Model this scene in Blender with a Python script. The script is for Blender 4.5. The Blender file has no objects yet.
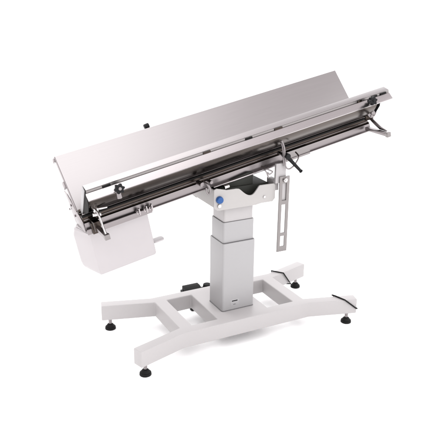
import bpy, bmesh, math
from mathutils import Vector, Matrix

S = bpy.context.scene
COL = S.collection
R = math.radians

# ------------------------------------------------------------------ camera
F_PX, YAW, PITCH, ROLL = 677.45, R(28.113), R(19.702), R(0.815)
CAM = Vector((-1.1542, -2.0906, 1.2872))
fw = Vector((math.sin(YAW)*math.cos(PITCH), math.cos(YAW)*math.cos(PITCH), -math.sin(PITCH)))
rt = Vector((math.cos(YAW), -math.sin(YAW), 0)); up = rt.cross(fw)
rr = rt*math.cos(ROLL) + up*math.sin(ROLL); uu = -rt*math.sin(ROLL) + up*math.cos(ROLL)
cam_data = bpy.data.cameras.new('camera'); cam = bpy.data.objects.new('camera', cam_data); COL.objects.link(cam)
cam_data.sensor_width = 36; cam_data.lens = F_PX/446*36; cam_data.clip_start = .05; cam_data.clip_end = 500
cam.matrix_world = Matrix(((rr.x, uu.x, -fw.x, CAM.x), (rr.y, uu.y, -fw.y, CAM.y), (rr.z, uu.z, -fw.z, CAM.z), (0, 0, 0, 1)))
S.camera = cam

# ------------------------------------------------------------------ world (white studio) and lamps
w = bpy.data.worlds.new('World'); S.world = w; w.use_nodes = True
nt = w.node_tree; bg = nt.nodes['Background']
geo = nt.nodes.new('ShaderNodeTexCoord'); sep = nt.nodes.new('ShaderNodeSeparateXYZ')
nt.links.new(geo.outputs['Generated'], sep.inputs[0])
def wramp(pts):
    r = nt.nodes.new('ShaderNodeValToRGB'); cr = r.color_ramp; cr.interpolation = 'EASE'
    cr.elements[0].position = pts[0][0]; cr.elements[1].position = pts[-1][0]
    for p in pts[1:-1]: cr.elements.new(p[0])
    for el, p in zip(cr.elements, pts): el.color = (*p[1], 1)
    return r
mx = nt.nodes.new('ShaderNodeMapRange'); mx.inputs['From Min'].default_value = -1; mx.inputs['From Max'].default_value = 1
nt.links.new(sep.outputs['X'], mx.inputs['Value'])
high = wramp([(0.0, (1, .99, .995)), (.46, (.98, .965, .975)), (.55, (.72, .70, .71)), (.64, (.45, .43, .438)), (.74, (.37, .35, .357)), (1.0, (.50, .49, .495))])   # ceiling: big soft lights at the left, dim at the right
low = wramp([(0.0, (.14, .13, .13)), (.33, (.36, .352, .355)), (.5, (.62, .615, .62)), (.7, (.76, .755, .765)), (1.0, (.74, .735, .745))])                                         # walls: dimmer at the left
nt.links.new(mx.outputs[0], high.inputs[0]); nt.links.new(mx.outputs[0], low.inputs[0])
mz = nt.nodes.new('ShaderNodeMapRange'); mz.interpolation_type = 'SMOOTHSTEP'; mz.inputs['From Min'].default_value = .42; mz.inputs['From Max'].default_value = .74
nt.links.new(sep.outputs['Z'], mz.inputs['Value'])
mixw = nt.nodes.new('ShaderNodeMix'); mixw.data_type = 'RGBA'
nt.links.new(mz.outputs[0], mixw.inputs['Factor']); nt.links.new(low.outputs[0], mixw.inputs['A']); nt.links.new(high.outputs[0], mixw.inputs['B'])
nt.links.new(mixw.outputs['Result'], bg.inputs['Color']); bg.inputs['Strength'].default_value = 2.95

def area(name, loc, target, sx, sy, power, col=(1, .985, .98)):
    l = bpy.data.lights.new(name, 'AREA'); l.shape = 'RECTANGLE'; l.size = sx; l.size_y = sy; l.energy = power; l.color = col
    o = bpy.data.objects.new(name, l); COL.objects.link(o); o.location = loc
    o.rotation_euler = (Vector(target) - Vector(loc)).to_track_quat('-Z', 'Y').to_euler()
    return o
area('softbox_overhead', (-.6, 2.2, 3.3), (0, 0, .4), 3.0, 2.6, 18)

S.view_settings.view_transform = 'Standard'; S.view_settings.look = 'None'
S.view_settings.exposure = 0; S.view_settings.gamma = 1; S.view_settings.use_curve_mapping = False
S.cycles.max_bounces = 10

# ------------------------------------------------------------------ materials
def mat(name, col, rough=.5, metal=0., var=.03, scale=30., bump=0., stretch=None, coat=0., sss=0., spec=.5):
    m = bpy.data.materials.new(name); m.use_nodes = True
    t = m.node_tree; b = t.nodes['Principled BSDF']
    tc = t.nodes.new('ShaderNodeTexCoord'); mp = t.nodes.new('ShaderNodeMapping')
    src = tc.outputs['Object']
    if stretch:                                          # grain that runs along the tilted table top
        ro = t.nodes.new('ShaderNodeMapping'); ro.inputs['Rotation'].default_value = (0, R(11.492), 0)
        t.links.new(src, ro.inputs[0]); src = ro.outputs[0]; mp.inputs['Scale'].default_value = stretch
    nz = t.nodes.new('ShaderNodeTexNoise'); nz.inputs['Scale'].default_value = scale; nz.inputs['Detail'].default_value = 5
    t.links.new(src, mp.inputs[0]); t.links.new(mp.outputs[0], nz.inputs['Vector'])
    mx = t.nodes.new('ShaderNodeMapRange'); mx.inputs['To Min'].default_value = 1-var; mx.inputs['To Max'].default_value = 1+var
    t.links.new(nz.outputs['Fac'], mx.inputs['Value'])
    vm = t.nodes.new('ShaderNodeVectorMath'); vm.operation = 'SCALE'; vm.inputs[0].default_value = col[:3]
    t.links.new(mx.outputs[0], vm.inputs['Scale']); t.links.new(vm.outputs[0], b.inputs['Base Color'])
    mr = t.nodes.new('ShaderNodeMapRange'); mr.inputs['To Min'].default_value = max(.02, rough-.06); mr.inputs['To Max'].default_value = rough+.06
    t.links.new(nz.outputs['Fac'], mr.inputs['Value']); t.links.new(mr.outputs[0], b.inputs['Roughness'])
    b.inputs['Metallic'].default_value = metal
    b.inputs['Coat Weight'].default_value = coat; b.inputs['Specular IOR Level'].default_value = spec
    if sss:
        b.inputs['Subsurface Weight'].default_value = sss; b.inputs['Subsurface Radius'].default_value = (.02, .018, .018)
    if bump:
        bp = t.nodes.new('ShaderNodeBump'); bp.inputs['Strength'].default_value = bump; bp.inputs['Distance'].default_value = .001
        t.links.new(nz.outputs['Fac'], bp.inputs['Height']); t.links.new(bp.outputs[0], b.inputs['Normal'])
    return m

M_floor = mat('white_studio_floor', (.97, .97, .97), .9, 0, .004, 3)
M_paint = mat('off_white_powder_coat', (.418, .402, .402), .42, 0, .03, 160, .10)
M_column = mat('light_grey_paint', (.352, .346, .350), .38, 0, .025, 160, .06)
M_head = mat('cast_off_white_paint', (.405, .39, .38), .5, 0, .03, 120, .15)
M_steel = mat('brushed_steel', (.352, .334, .335), .30, 1, .06, 8, .010, (1, 70, 70))
M_bright = mat('bright_steel', (.40, .373, .376), .26, 1, .03, 9, .012, (1, 45, 45))
M_dark = mat('dark_reflection_steel', (.056, .045, .039), .24, 1, .35, 4, .01, (1, 30, 30))  # polished steel; dark reflections are put into its base colour
M_skin = mat('dim_reflection_steel', (.085, .071, .063), .22, 1, .4, 4, .01, (1, 30, 30))  # skin steel with the dim, streaky reflections put into the colour
M_grey = mat('grey_steel', (.26, .238, .24), .3, 1, .06, 9, .012, (1, 40, 40))
M_chrome = mat('chrome', (.58, .56, .56), .14, 1, .03, 60)
M_black = mat('black_plastic', (.006, .006, .007), .5, 0, .15, 80, .1, spec=.2)
M_rubber = mat('black_rubber', (.006, .006, .006), .65, 0, .2, 90, .15, spec=.2)
M_satin = mat('satin_steel', (.25, .234, .23), .35, 1, .05, 8, .008, (60, 1, 60))
M_joint = mat('grey_joint_shade', (.15, .147, .15), .6, 0, .05, 60)
M_slot = mat('black_gasket_and_shade', (.006, .0055, .0055), .65, 0, .1, 60, spec=.2)  # black of gasket and spacers; on the end caps it paints in shade
M_well = mat('dark_grey_liner', (.030, .031, .027), .6, 0, .12, 60, .1, spec=.2)
M_blue = mat('blue_plastic', (.022, .085, .26), .45, 0, .06, 60, spec=.3)
M_plastic = mat('milky_white_plastic', (.47, .445, .452), .4, 0, .02, 18, .03, sss=.2)

# ------------------------------------------------------------------ mesh helpers
AL = R(11.492)
M_T = Matrix.Translation((.0303, .0203, .6722)) @ Matrix.Rotation(-AL, 4, 'Y')      # table-top frame: right end raised

def merge(dst, src, M=None):
    if M is not None: src.transform(M)
    me = bpy.data.meshes.new('tmp'); src.to_mesh(me); src.free(); dst.from_mesh(me); bpy.data.meshes.remove(me)

def bevel(bm, off, seg=2, ang=30):
    es = [e for e in bm.edges if len(e.link_faces) == 2 and e.calc_face_angle(0) > R(ang)]
    if off and es: bmesh.ops.bevel(bm, geom=es, offset=off, segments=seg, profile=.6, affect='EDGES', clamp_overlap=True)

def box(bm, x, y, z, bev=.0012, M=None, seg=2):
    b = bmesh.new(); bmesh.ops.create_cube(b, size=1)
    for v in b.verts:
        v.co = Vector((x[0]+(v.co.x+.5)*(x[1]-x[0]), y[0]+(v.co.y+.5)*(y[1]-y[0]), z[0]+(v.co.z+.5)*(z[1]-z[0])))
    bevel(b, bev, seg); merge(bm, b, M)

def rbox(bm, x, y, z, rad, bev=.001, M=None):          # box with rounded vertical corners
    n = 6; pts = []
    for cx, cy, a0 in ((x[1]-rad, y[1]-rad, 0), (x[0]+rad, y[1]-rad, 90), (x[0]+rad, y[0]+rad, 180), (x[1]-rad, y[0]+rad, 270)):
        for k in range(n+1):
            a = R(a0+90*k/n); pts.append((cx+rad*math.cos(a), cy+rad*math.sin(a)))
    prism(bm, [Vector((p[0], p[1], z[0])) for p in pts], Vector((0, 0, z[1]-z[0])), bev, M, 40)

def prism(bm, pts, ext, bev=.001, M=None, ang=30):
    b = bmesh.new(); f = b.faces.new([b.verts.new(p) for p in pts])
    r = bmesh.ops.extrude_face_region(b, geom=[f])
    for v in r['geom']:
        if isinstance(v, bmesh.types.BMVert): v.co += ext
    bmesh.ops.recalc_face_normals(b, faces=b.faces); bevel(b, bev, 2, ang); merge(bm, b, M)

def prof(bm, yz, x0, x1, bev=.0008, M=None):
    prism(bm, [Vector((x0, p[0], p[1])) for p in yz], Vector((x1-x0, 0, 0)), bev, M)

def sheet(bm, quads, ext, bev=.001, M=None, seg=2):     # planar faces sharing corners, extruded as one welded plate (holes allowed)
    b = bmesh.new()
    for q in quads: b.faces.new([b.verts.new(p) for p in q])
    bmesh.ops.remove_doubles(b, verts=b.verts, dist=1e-5)
    bmesh.ops.recalc_face_normals(b, faces=b.faces)
    r = bmesh.ops.extrude_face_region(b, geom=b.faces[:])
    for v in r['geom']:
        if isinstance(v, bmesh.types.BMVert): v.co += ext
    bmesh.ops.recalc_face_normals(b, faces=b.faces); bevel(b, bev, seg, 40); merge(bm, b, M)

def cyl(bm, p, q, r, r2=None, n=28, bev=.0008, M=None):
    p, q = Vector(p), Vector(q); d = q-p; b = bmesh.new()
    bmesh.ops.create_cone(b, cap_ends=True, segments=n, radius1=r, radius2=r if r2 is None else r2, depth=d.length)
    bevel(b, bev, 2, 50)
    b.transform(Matrix.Translation((p+q)/2) @ d.to_track_quat('Z', 'Y').to_matrix().to_4x4()); merge(bm, b, M)

def tube(bm, pts, r, n=10, M=None, smooth=6, closed=False):
    P = [Vector(p) for p in pts]
    if smooth:                                           # Catmull-Rom
        Q = []; N = len(P); rng = N if closed else N-1
        for i in range(rng):
            a = P[(i-1) % N] if closed or i > 0 else P[0]; b_ = P[i]; c = P[(i+1) % N]; d = P[(i+2) % N] if closed or i+2 < N else P[-1]
            for k in range(smooth):
                t = k/smooth
                Q.append(.5*((2*b_)+(c-a)*t+(2*a-5*b_+4*c-d)*t*t+(3*b_-a-3*c+d)*t**3))
        if not closed: Q.append(P[-1])
        P = Q
    b = bmesh.new(); rings = []; N = len(P); nrm = None
    for i in range(N):
        if closed: t = (P[(i+1) % N]-P[i-1]).normalized()
        else: t = (P[min(i+1, N-1)]-P[max(i-1, 0)]).normalized()
        if nrm is None: nrm = t.orthogonal().normalized()
        nrm = (nrm - t*nrm.dot(t)).normalized(); bi = t.cross(nrm)
        rings.append([b.verts.new(P[i]+r*(nrm*math.cos(2*math.pi*k/n)+bi*math.sin(2*math.pi*k/n))) for k in range(n)])
    for i in range(N if closed else N-1):
        A, B = rings[i], rings[(i+1) % N]
        for k in range(n): b.faces.new((A[k], A[(k+1) % n], B[(k+1) % n], B[k]))
    if not closed: b.faces.new(rings[0][::-1]); b.faces.new(rings[-1])
    bmesh.ops.recalc_face_normals(b, faces=b.faces); merge(bm, b, M)

def star(bm, c, axis, rad, depth, lobes=6, M=None):
    n = lobes*10; b = bmesh.new()
    f = b.faces.new([b.verts.new((rad*(.86+.14*math.cos(lobes*2*math.pi*k/n))*math.cos(2*math.pi*k/n),
                                  rad*(.86+.14*math.cos(lobes*2*math.pi*k/n))*math.sin(2*math.pi*k/n), 0)) for k in range(n)])
    r = bmesh.ops.extrude_face_region(b, geom=[f])
    for v in r['geom']:
        if isinstance(v, bmesh.types.BMVert): v.co.z += depth
    bmesh.ops.recalc_face_normals(b, faces=b.faces); bevel(b, .0025, 3, 50)
    b.transform(Matrix.Translation(c) @ Vector(axis).to_track_quat('Z', 'Y').to_matrix().to_4x4()); merge(bm, b, M)

def obj(name, bm, m, parent=None):
    me = bpy.data.meshes.new(name); bm.to_mesh(me); bm.free(); me.materials.append(m)
    for p in me.polygons: p.use_smooth = True
    me.set_sharp_from_angle(angle=R(32))
    o = bpy.data.objects.new(name, me); COL.objects.link(o); o.parent = parent
    return o

def thing(name, label, cat, loc=(0, 0, 0), group=None):
    o = bpy.data.objects.new(name, None); COL.objects.link(o); o.location = loc
    o['label'] = label; o['category'] = cat
    if group: o['group'] = group
    return o

NB = bmesh.new
V = Vector

# ------------------------------------------------------------------ the floor
b = NB(); bmesh.ops.create_grid(b, x_segments=1, y_segments=1, size=120)
fl = obj('floor', b, M_floor); fl['kind'] = 'structure'

# ------------------------------------------------------------------ the operating table
table = thing('operating_table', 'tilted stainless steel V-top operating table on a telescopic white column with splayed base', 'operating table')

# --- base frame: two bowed rails, cross members, plate under the column
H0, H1 = .0465, .1074
def splay(sx, sy):
    # arm direction and its corners, from the bend outwards
    d = V((sx*.957, sy*.29)); n = V((-d.y, d.x))*(1 if sx*sy > 0 else -1)      # n points outwards (away from the middle)
    foot = V((sx*.43, sy*.1832)); end = foot + d*.032
    return end + n*.0215, end - n*.0215
xs = [-.27, -.22, -.115, .10, .215, .265]
quads = []
for sy in (-1, 1):
    yo, yi = sy*.156, sy*.113
    for i in range(5):
        quads.append([(xs[i], yi), (xs[i+1], yi), (xs[i+1], yo), (xs[i], yo)])
    for sx, xb in ((-1, xs[0]), (1, xs[-1])):
        eo, ei = splay(sx, sy)
        quads.append([(xb, yi), (xb, yo), (eo.x, eo.y), (ei.x, ei.y)])
for i in (0, 2, 4):
    quads.append([(xs[i], -.113), (xs[i+1], -.113), (xs[i+1], .113), (xs[i], .113)])
b = NB(); sheet(b, [[V((p[0], p[1], H0)) for p in q] for q in quads], V((0, 0, H1-H0)), .0045, None, 3)
obj('base_frame', b, M_paint, table)

# --- levelling feet
for sx, sy in ((-1, -1), (1, -1), (-1, 1), (1, 1)):
    x, y = sx*.43, sy*.1832
    b = NB(); cyl(b, (x, y, 0), (x, y, .010), .021, .020, 36, .002); cyl(b, (x, y, .010), (x, y, .021), .018, .010, 36, .002)
    ft = obj('levelling_foot', b, M_rubber, table)
    b = NB(); cyl(b, (x, y, .0215), (x, y, .0462), .0065, None, 20); cyl(b, (x, y, .0405), (x, y, .0460), .011, None, 6)
    obj('stem', b, M_grey, ft)

# --- telescopic column
cx, cy = -.0067, -.0189
def section(name, hw, hd, z0, z1, m, rad=.008):
    b = NB(); rbox(b, (cx-hw, cx+hw), (cy-hd, cy+hd), (z0, z1), rad, .0018)
    return obj(name, b, m, table)
section('column_joint_shade', .0693, .0562, H1+.0005, H1+.0022, M_joint, .009)  # thin grey plates stand in for the shadow lines at the column joints
low = section('column_sleeve', .068, .0549, H1+.0023, .3805, M_column)
section('column_joint_shade', .0655, .0525, .3806, .3815, M_joint)
section('column_sleeve', .0645, .0485, .3816, .4605, M_column)
section('column_joint_shade', .0622, .0462, .4606, .4615, M_joint)
section('column_post', .061, .045, .4616, .5195, M_paint)
# small maker's plate near the foot of the column
b = NB(); box(b, (-.040, -.004), (cy-.0549-.0004, cy-.0549+.001), (.124, .150), .0001)
pl = obj('name_plate', b, M_column, low)
b = NB(); box(b, (-.034, -.010), (cy-.0549-.0009, cy-.0549-.0005), (.1425, .1465), .0001)
box(b, (-.028, -.018), (cy-.0549-.0009, cy-.0549-.0005), (.1295, .1308), .0001)
obj('printed_mark', b, M_black, pl)

# --- cradle head on the column
hx0, hx1, hy0, hy1, hz0, hz1 = -.120, .132, -.086, .092, .518, .590
pts = [(hx0, hz0+.012), (hx0+.014, hz0), (.050, hz0), (.075, hz0+.004), (hx1-.010, hz0+.004), (hx1, hz0+.016), (hx1, hz1-.006), (hx1-.008, hz1), (.066, hz1)]
for k in range(1, 24):                                                   # soft-shouldered notch in the top edge
    t = k/24; x = .066-.090*t; c = .030
    u = (x-c)/(.036 if x > c else .054); pts.append((x, hz1-.032*max(0, 1-u*u)**1.5 if abs(u) < 1 else hz1))
pts += [(-.030, hz1), (-.070, hz1), (-.080, hz1+.003), (hx0+.010, hz1+.010), (hx0, hz1+.006)]
b = NB(); prism(b, [V((p[0], hy0, p[1])) for p in pts], V((0, .006, 0)), .0012)
prism(b, [V((p[0], hy1-.006, p[1])) for p in pts], V((0, .006, 0)), .0012)
box(b, (hx0, hx0+.006), (hy0+.0065, hy1-.0065), (hz0+.013, hz1+.004), .001)
box(b, (hx1-.006, hx1), (hy0+.0065, hy1-.0065), (hz0+.018, hz1-.012), .001)
box(b, (hx0+.016, hx1-.012), (hy0+.0065, hy1-.0065), (hz0+.0045, hz0+.0105), .001)
head = obj('cradle_head', b, M_head, table)
b = NB(); box(b, (hx0+.048, hx1-.010), (-.052, hy1-.008), (.535, .586), .003)
box(b, (hx0+.008, hx0+.045), (hy0+.010, hy1-.010), (.532, .570), .003)
obj('liner', b, M_well, head)
b = NB(); cyl(b, (-.100, hy0-.0005, .559), (-.100, hy0-.013, .559), .0140, .0120, 32, .0030)
obj('blue_knob', b, M_blue, table)
b = NB(); cyl(b, (-.100, hy0-.0005, .536), (-.100, hy0-.006, .536), .0075, None, 6); obj('bolt', b, M_chrome, table); b = NB(); cyl(b, (-.078, hy0+.004, .600), (-.060, hy0+.004, .604), .007, None, 16); obj('bolt', b, M_chrome, table)
b = NB(); cyl(b, (.085, hy0-.0005, .545), (.085, hy0-.004, .545), .005, None, 6)
obj('bolt', b, M_chrome, table)
# pivot lugs between head and table frame
b = NB()
for y in (-.045, .05):
    b = NB(); prism(b, [V((-.050, y, .586)), V((.060, y, .586)), V((.060, y, .630)), V((.040, y, .632)), V((-.035, y, .610))], V((0, .012, 0)), .0015)
    obj('pivot_lug', b, M_well, table)
b = NB(); box(b, (.128, .172), (hy0-.006, hy0+.006), (.590, .664), .0025)
box(b, (.128, .150), (hy0+.0065, -.03), (.560, .60), .002)
obj('side_bracket', b, M_paint, table)

# --- slotted strut hanging beside the head
x0, x1, zt, zb = .141, .184, .616, .322; sx0, sx1 = .1535, .1715; yb = -.1
zs = [zb, .343, .384, .397, .508, .524, .590, zt]
q = []
for i in range(7):
    q.append([V((x0, yb, zs[i])), V((sx0, yb, zs[i])), V((sx0, yb, zs[i+1])), V((x0, yb, zs[i+1]))])
    q.append([V((sx1, yb, zs[i])), V((x1, yb, zs[i])), V((x1, yb, zs[i+1])), V((sx1, yb, zs[i+1]))])
    if i in (0, 2, 4, 6): q.append([V((sx0, yb, zs[i])), V((sx1, yb, zs[i])), V((sx1, yb, zs[i+1])), V((sx0, yb, zs[i+1]))])
b = NB(); sheet(b, q, V((0, .005, 0)), .001)
strut = obj('slotted_strut', b, M_satin, table)
b = NB(); box(b, (.151, .174), (yb+.0055, yb+.009), (.515, .610), .001)
obj('slide_plate', b, M_paint, strut)
b = NB(); cyl(b, (.1625, yb-.0005, .603), (.1625, yb-.008, .603), .010, .008, 24, .002); cyl(b, (.1625, yb-.008, .603), (.1625, yb-.011, .603), .005, None, 6)
obj('screw', b, M_chrome, strut)

# --- the V top -----------------------------------------------------------
def panel_frame(deg, side):                                                # x along the table, s up the panel, n towards the inside of the V
    a = R(deg); d = V((0, side*math.cos(a), math.sin(a))); n = V((0, -side*math.sin(a), math.cos(a)))
    return M_T @ Matrix(((1, d.x, n.x, 0), (0, d.y, n.y, 0), (0, d.z, n.z, 0), (0, 0, 0, 1)))
FP = panel_frame(53.29, 1)
b = NB(); X0, X1 = -.6173, .5567
box(b, (X0, X1), (.004, .2112), (-.003, 0), .0011, FP)
box(b, (X0, X1), (.2085, .2112), (-.017, -.0032), .0008, FP)
box(b, (X0, X0+.0026), (.02, .2082), (-.015, -.0032), .0006, FP); box(b, (X1-.0026, X1), (.02, .2082), (-.015, -.0032), .0006, FP)
fp = obj('rear_panel', b, M_steel, table)
b = NB(); box(b, (X0-.0036, X0-.0003), (.006, .2108), (-.014, .0004), .0006, FP); obj('edge_trim', b, M_grey, fp)
b = NB()
for s0, s1 in ((.196, .206), (.095, .118)):
    b = NB(); box(b, (X0-.0095, X0-.0039), (s0, s1), (-.024, -.001), .001, FP); obj('edge_clip', b, M_grey, fp)

YT, ZT = -.1293, .1307                                                     # top fold of the front panel
NP = panel_frame(45.28, -1)
b = NB(); X0, X1 = -.6075, .5865
XP = .5600
box(b, (X0+.0035, XP-.0035), (.008, .1800), (-.003, 0), .0008, NP)
npan = obj('front_panel', b, M_steel, table)
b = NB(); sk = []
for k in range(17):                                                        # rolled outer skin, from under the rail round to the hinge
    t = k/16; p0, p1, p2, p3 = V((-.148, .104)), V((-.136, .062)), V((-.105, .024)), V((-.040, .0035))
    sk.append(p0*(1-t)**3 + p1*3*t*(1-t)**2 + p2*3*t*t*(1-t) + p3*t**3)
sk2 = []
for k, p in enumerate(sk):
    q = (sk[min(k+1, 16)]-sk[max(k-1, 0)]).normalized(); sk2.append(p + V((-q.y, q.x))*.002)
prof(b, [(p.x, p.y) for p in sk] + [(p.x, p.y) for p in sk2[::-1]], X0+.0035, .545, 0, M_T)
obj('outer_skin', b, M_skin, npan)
b = NB(); prof(b, [(YT, ZT), (YT-.0275, ZT-.0078), (YT-.0270, ZT-.0098), (YT+.0015, ZT-.0026)], X0, X1, .0007, M_T)
obj('flange', b, M_steel, npan)
b = NB(); prof(b, [(YT-.0272, ZT-.0102), (YT-.0272, ZT-.0250), (YT-.0250, ZT-.0250), (YT-.0250, ZT-.0102)], X0, X1, .0005, M_T)
obj('flange_lip', b, M_satin, npan)
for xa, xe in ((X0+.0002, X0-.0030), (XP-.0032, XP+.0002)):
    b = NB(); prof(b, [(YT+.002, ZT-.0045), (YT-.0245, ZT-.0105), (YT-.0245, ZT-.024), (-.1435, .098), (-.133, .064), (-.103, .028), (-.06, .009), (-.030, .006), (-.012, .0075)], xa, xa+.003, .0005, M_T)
    obj('shade_end_cap', b, M_slot, npan)  # black plate stands in for the shadow under the panel end
    b = NB(); box(b, (xe, xe+.0028), (.012, .1835), (-.019, .0), .0006, NP)
    obj('edge_trim', b, M_column, npan)

# accessory rail along the front panel
b = NB(); prof(b, [(-.1595, .1128), (-.1785, .0938), (-.1740, .0893), (-.1570, .1063)], -.612, .586, .0014, M_T)
rail = obj('accessory_rail', b, M_bright, table)
b = NB()
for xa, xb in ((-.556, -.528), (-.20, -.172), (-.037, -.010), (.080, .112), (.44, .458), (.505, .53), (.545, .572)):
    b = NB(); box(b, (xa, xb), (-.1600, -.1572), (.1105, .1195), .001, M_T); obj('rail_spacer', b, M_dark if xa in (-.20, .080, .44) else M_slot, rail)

def star_knob(x, z, m_cap):
    b = NB(); star(b, (x, -.184, z), (0, -1, .25), .0170, .015, 6, M_T); cyl(b, (x, -.1700, z-.002), (x, -.185, z), .009, None, 20, .001, M_T)
    k = obj('star_knob', b, M_black, table)
    b = NB(); cyl(b, (x, -.1990, z+.0037), (x, -.2010, z+.0042), .0058, .005, 20, .0006, M_T); obj('cap', b, m_cap, k)
star_knob(-.513, .104, M_grey)
star_knob(.482, .112, M_black)
b = NB(); cyl(b, (-.513, -.1700, .0905), (-.513, -.1700, .068), .008, .009, 20, .001, M_T)
obj('rail_clamp', b, M_grey, rail)
# round knob behind the top edge of the rear panel
b = NB(); cyl(b, (-.272, .131, .153), (-.272, .146, .1695), .005, None, 16, .0008, M_T); cyl(b, (-.279, .141, .1715), (-.260, .141, .1735), .0095, None, 24, .003, M_T)
obj('round_knob', b, M_black, table)

# --- spine under the hinge
XL, XR = -.6185, .566
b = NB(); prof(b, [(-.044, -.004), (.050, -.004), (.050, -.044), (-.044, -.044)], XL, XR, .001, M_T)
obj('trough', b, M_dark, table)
b = NB(); prof(b, [(-.040, .0015), (-.046, -.0005), (-.046, -.0058), (-.036, -.0030)], XL, XR, .0004, M_T)
obj('gasket_strip', b, M_slot, table)
for y, z in ((-.0462, -.0155), (-.0415, .0040)):
    b = NB(); cyl(b, (XL+.003, y, z), (XR-.003, y, z), .0016, None, 10, .0003, M_T); obj('highlight_bead', b, M_grey, table)  # added beads stand in for thin highlight lines along the trough
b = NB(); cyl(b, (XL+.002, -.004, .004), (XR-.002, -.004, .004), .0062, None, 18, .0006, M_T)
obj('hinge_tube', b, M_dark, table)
b = NB(); prof(b, [(-.0525, -.024), (-.0485, -.024), (-.0445, -.047), (-.0445, -.052), (-.0605, -.052), (-.0605, -.0492), (-.0505, -.0485)], XL, XR, .0006, M_T)
prof(b, [(.056, -.024), (.052, -.024), (.052, -.052), (.068, -.052), (.068, -.049), (.056, -.049)], XL, XR, .0006, M_T)
obj('support_rail', b, M_grey, table)
b = NB(); cyl(b, (-.145, -.0655, -.0520), (.155, -.0655, -.0520), .0042, None, 16, .0006, M_T)
obj('guide_rod', b, M_bright, table)
b = NB(); box(b, (.165, .278), (-.0570, -.0532), (-.0585, -.022), .0015, M_T)
obj('mounting_plate', b, M_satin, table)
for y0 in (-.0660, .0685):
    b = NB(); box(b, (XL, -.385), (y0, y0+.0048), (-.0625, -.0440), .001, M_T); obj('pan_runner', b, M_grey, table)

# --- end brackets
b = NB()
prof(b, [(.108, .050), (.071, .047), (.050, .033), (.007, .003), (-.050, -.020), (-.056, -.054), (.027, -.061), (.060, -.052), (.085, .02)], XL-.0045, XL-.0008, .0008, M_T)
obj('end_bracket', b, M_grey, table)
b = NB()
prof(b, [(.071, .047), (.050, .033), (.007, .003), (-.050, -.020), (-.056, -.054), (.027, -.061), (.060, -.052), (.090, .02)], XR+.0008, XR+.0045, .0008, M_T)
obj('end_bracket', b, M_steel, table)
b = NB()
for y, z in ((.085, -.012), (.03, -.02), (.052, .012)):
    b = NB(); cyl(b, (XL-.0048, y, z), (XL-.0085, y, z), .0045, None, 6, .0005, M_T); obj('bracket_bolt', b, M_grey, table)

# --- tie-down arms with their stays, at both ends
def tie_arm(x, zt_, yt_):
    b = NB(); box(b, (x-.008, x+.008), (-.186, -.0615), (-.0415, -.0285), .0018, M_T)
    arm = obj('tie_arm', b, M_grey, table)
    b = NB(); box(b, (x-.009, x+.009), (-.194, -.1805), (-.044, -.026), .002, M_T); obj('arm_tip', b, M_satin, arm)
    return arm
la = tie_arm(-.588, .05, -.1)
b = NB(); tube(b, [(-.585, -.098, .066), (-.585, -.112, .045), (-.584, -.140, .022), (-.586, -.162, -.006), (-.588, -.184, -.027)], .0034, 12, M_T)
obj('stay_rod', b, M_chrome, la)
b = NB(); cyl(b, (-.592, -.108, .033), (-.577, -.108, .033), .0125, None, 24, .0015, M_T); cyl(b, (-.577, -.108, .033), (-.545, -.112, .030), .005, .0035, 16, .0008, M_T)
cyl(b, (-.586, -.100, .048), (-.586, -.094, .072), .0055, .003, 16, .0008, M_T); cyl(b, (-.598, -.116, .022), (-.572, -.122, .018), .0065, None, 16, .001, M_T)
obj('stay_pivot', b, M_chrome, la)
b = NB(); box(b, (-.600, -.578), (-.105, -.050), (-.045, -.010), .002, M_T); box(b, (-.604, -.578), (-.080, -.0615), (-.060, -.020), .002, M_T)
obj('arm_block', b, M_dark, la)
ra = tie_arm(.545, .02, -.06)
b = NB(); prof(b, [(-.066, .006), (-.080, .012), (-.140, -.018), (-.170, -.0255), (-.172, -.0282), (-.130, -.0282), (-.100, -.014)], .552, .557, .0008, M_T)
obj('stay_plate', b, M_grey, ra)
DX, DZ = .548, .036
b = NB(); cyl(b, (DX, -.088, DZ), (DX, -.100, DZ), .0215, None, 40, .002, M_T)
disc = obj('tilt_disc', b, M_grey, table)
b = NB(); cyl(b, (DX, -.1004, DZ), (DX, -.108, DZ), .0105, .009, 24, .0015, M_T)
for k in range(6):
    a = k*math.pi/3; cyl(b, (DX+.0155*math.cos(a), -.1002, DZ+.0155*math.sin(a)), (DX+.0155*math.cos(a), -.1035, DZ+.0155*math.sin(a)), .0026, None, 10, .0005, M_T)
obj('hub', b, M_grey, disc)
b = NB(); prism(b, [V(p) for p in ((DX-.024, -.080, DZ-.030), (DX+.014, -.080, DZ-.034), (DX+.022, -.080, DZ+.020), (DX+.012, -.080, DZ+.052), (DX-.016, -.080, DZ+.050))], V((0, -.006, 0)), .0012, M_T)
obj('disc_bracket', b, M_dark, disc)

# --- clamp fittings on the front support rail by the pan
for x in (-.437, -.410, -.391):
    b = NB(); cyl(b, (x, -.0665, -.040), (x, -.078, -.040), .0075, None, 20, .001, M_T); cyl(b, (x, -.078, -.040), (x, -.086, -.040), .0045, None, 14, .0008, M_T)
    box(b, (x-.0022, x+.0022), (-.092, -.080), (-.046, -.022), .001, M_T)
    obj('wing_screw', b, M_bright, table)

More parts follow.
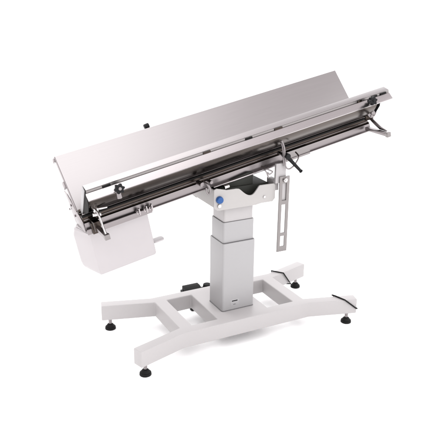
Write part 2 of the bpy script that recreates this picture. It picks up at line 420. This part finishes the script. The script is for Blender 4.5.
# --- tilt lever, cable loop, rings by the head
b = NB(); P0, P1 = V((.165, -.104, .690)), V((.223, -.112, .631))
cyl(b, P0, P1, .0075, .0055, 20, .002); cyl(b, P0+V((0, .022, .002)), P0+V((0, -.009, .002)), .0105, None, 24, .002)
cyl(b, P1-(P1-P0)*.04, P1+(P1-P0)*.03, .0072, None, 18, .003)
obj('clamp_lever', b, M_black, table)
b = NB(); cyl(b, P0+V((0, .0225, .002)), P0+V((0, .06, .002)), .006, None, 16)
obj('lever_shaft', b, M_chrome, table)
b = NB(); tube(b, [(.122, -.048, .742), (.128, -.085, .755), (.140, -.098, .752), (.152, -.102, .725), (.157, -.102, .690), (.160, -.104, .657), (.172, -.106, .644), (.190, -.106, .650), (.206, -.104, .665), (.218, -.100, .684), (.222, -.072, .694)], .0028, 10)
tube(b, [(.128, -.050, .738), (.142, -.090, .742), (.150, -.096, .715), (.153, -.098, .680), (.156, -.098, .655)], .0026, 10)
obj('cable_loop', b, M_grey, table)
b = NB(); tube(b, [(.078, -.070, .656), (.088, -.092, .650), (.104, -.094, .643), (.112, -.094, .637), (.100, -.094, .630), (.092, -.093, .636), (.096, -.093, .616)], .0026, 8)
tube(b, [(.078, -.070, .656), (.086, -.092, .640), (.096, -.093, .616)], .0024, 8)
obj('hanging_hook', b, M_grey, table)
b = NB(); tube(b, [(-.158, -.080, .632), (-.150, -.098, .622), (-.142, -.099, .606), (-.146, -.098, .590), (-.154, -.098, .596), (-.156, -.096, .612)], .0034, 10)
cyl(b, (-.166, -.050, .622), (-.166, -.088, .622), .0085, None, 18, .001); cyl(b, (-.128, -.050, .624), (-.128, -.082, .624), .006, None, 18, .001)
obj('retaining_ring', b, M_grey, table)
b = NB(); box(b, (.112, .136), (-.062, -.050), (.030, .055), .003, M_T)
obj('cable_clip', b, M_steel, table)

# ------------------------------------------------------------------ drip pan under the low end
pan = thing('drip_pan', 'milky white plastic drip pan hanging under the low left end of the table', 'drip pan', M_T @ V((-.52, .03, -.235)))
inv = Matrix.Translation(-(M_T @ V((-.52, .03, -.235))))
def pan_outline(s, z, g=0., lb=0.):
    c = V((-.52, .02)); pts = []
    for cx_, cy_, rad, a0, a1 in ((-.415, .07, .02, 0, 90), (-.607, .040, .038, 90, 188), (-.604, -.034, .006, 200, 265), (-.401, -.034, .006, 270, 360)):
        for k in range(7):
            a = R(a0+(a1-a0)*k/6); q = rad+g-(lb if rad > .03 else 0); p = V((cx_+q*math.cos(a), cy_+q*math.sin(a)))
            pts.append(V((c.x+(p.x-c.x)*s, c.y+(p.y-c.y)*s, z)))
    return pts
b = NB(); bb = NB(); rings = []
for s, z, g, lb in ((1.0, -.0660, -.004, .020), (1.0, -.0655, .003, .018), (1.0, -.0700, .003, .010), (1.0, -.0745, 0, .006), (1.0, -.090, 0, 0), (1.0, -.190, 0, 0),
                    (1.0, -.206, 0, .0025), (.998, -.217, 0, .007), (.995, -.2245, 0, .014), (.983, -.2285, 0, .025), (.965, -.2305, 0, .028)):
    rings.append([bb.verts.new(p) for p in pan_outline(s, z, g, lb)])
inner = [[bb.verts.new(p) for p in pan_outline(s, z, g, lb)] for s, z, g, lb in ((1.0, -.0680, -.005, .020), (.985, -.200, -.005, .006), (.95, -.222, -.005, .022))]
seq = inner[::-1] + rings; n = len(rings[0])
for A, B in zip(seq, seq[1:]):
    for k in range(n): bb.faces.new((A[k], A[(k+1) % n], B[(k+1) % n], B[k]))
bb.faces.new(seq[0]); bb.faces.new(seq[-1][::-1])
bmesh.ops.recalc_face_normals(bb, faces=bb.faces); merge(b, bb, inv @ M_T)
body = obj('pan_body', b, M_plastic, pan)
b = NB(); prism(b, [V(p) for p in pan_outline(1.0, -.0648, .004, .020)], V((0, 0, .005)), .0015, inv @ M_T, 40)
obj('lid', b, M_plastic, pan)
b = NB(); rbox(b, (-.3945, -.350), (-.028, .006), (-.196, -.190), .012, .002, inv @ M_T)
obj('grip_tab', b, M_plastic, pan)

# ------------------------------------------------------------------ foot control behind the base
fc = thing('foot_control', 'black foot pedal switch on the floor behind the column', 'foot control', (0, .32, 0))
iv = Matrix.Translation((0, -.32, 0))
b = NB(); box(b, (-.052, .034), (.285, .360), (0, .012), .003, iv); box(b, (.0341, .085), (.300, .350), (0, .010), .003, iv); obj('housing', b, M_black, fc)
b = NB(); prof(b, [(.292, .0125), (.354, .0125), (.354, .032), (.330, .032), (.292, .020)], -.046, .028, .002, iv); obj('pedal', b, M_rubber, fc)
b = NB(); cyl(b, (.062, .326, .0105), (.062, .326, .030), .020, .017, 28, .003, iv); obj('pedal', b, M_rubber, fc)
b = NB(); tube(b, [(-.03, .286, .006), (-.045, .25, .005), (-.062, .21, .005), (-.070, .19, .006)], .004, 10, iv); obj('cord', b, M_rubber, fc)
b = NB(); box(b, (-.086, -.056), (.172, .192), (0, .013), .003, iv); obj('plug', b, M_rubber, fc)

# ------------------------------------------------------------------ rubber straps round two arms of the base
def strap(pts, label):
    b = NB(); tube(b, pts, .0029, 8, Matrix.Translation(-V(pts[0])), 0, True)
    o = obj('rubber_strap', b, M_rubber); o.location = pts[0]
    o['label'] = label; o['category'] = 'strap'; o['group'] = 'straps round the base arms'
def arm_pts(xt, xf, sy):
    d = V((.957, sy*.29)); n = V((-d.y, d.x))*sy
    foot = V((.43, sy*.1832)); g = .0255
    def at(x, side): 
        t = (x-foot.x-n.x*side*g)/d.x; p = foot+d*t+n*side*g; return p
    return d, n, at
d, n, at = arm_pts(0, 0, 1)
# rear arm: inner side (towards the viewer) is side=-1
pr, pf = at(.292, 1), at(.325, -1); pf2 = at(.352, -1); pr2 = at(.315, 1)
straps = []
zt, zb = H1+.003, H0-.003
pf2 = at(.376, -1)
strap([V((pr.x, pr.y, zt)), V((pf.x, pf.y, zt)), V((pf2.x, pf2.y, zb)), V((pr2.x, pr2.y, zb)), V((pr2.x-.008, pr2.y, zt-.03))], 'thin black strap round the rear right arm of the base')
d, n, at = arm_pts(0, 0, -1)
pr, pk, pf, pe, pi, pb = at(.384, -1), at(.390, -.6), at(.402, 1), at(.4495, 1), at(.4630, -1), at(.40, -1)
pe2 = pe + d*.0035
strap([V((pr.x, pr.y, zt)), V((pk.x, pk.y, zt)), V((pf.x, pf.y, zt)), V((pe.x, pe.y, .070)), V((pe2.x+.004, pe2.y+.004, .066)), V((pi.x+.003, pi.y, .066)), V((pi.x-.01, pi.y+.001, .068)), V((pb.x, pb.y, zt-.012))],
      'thin black strap round the front right arm of the base')
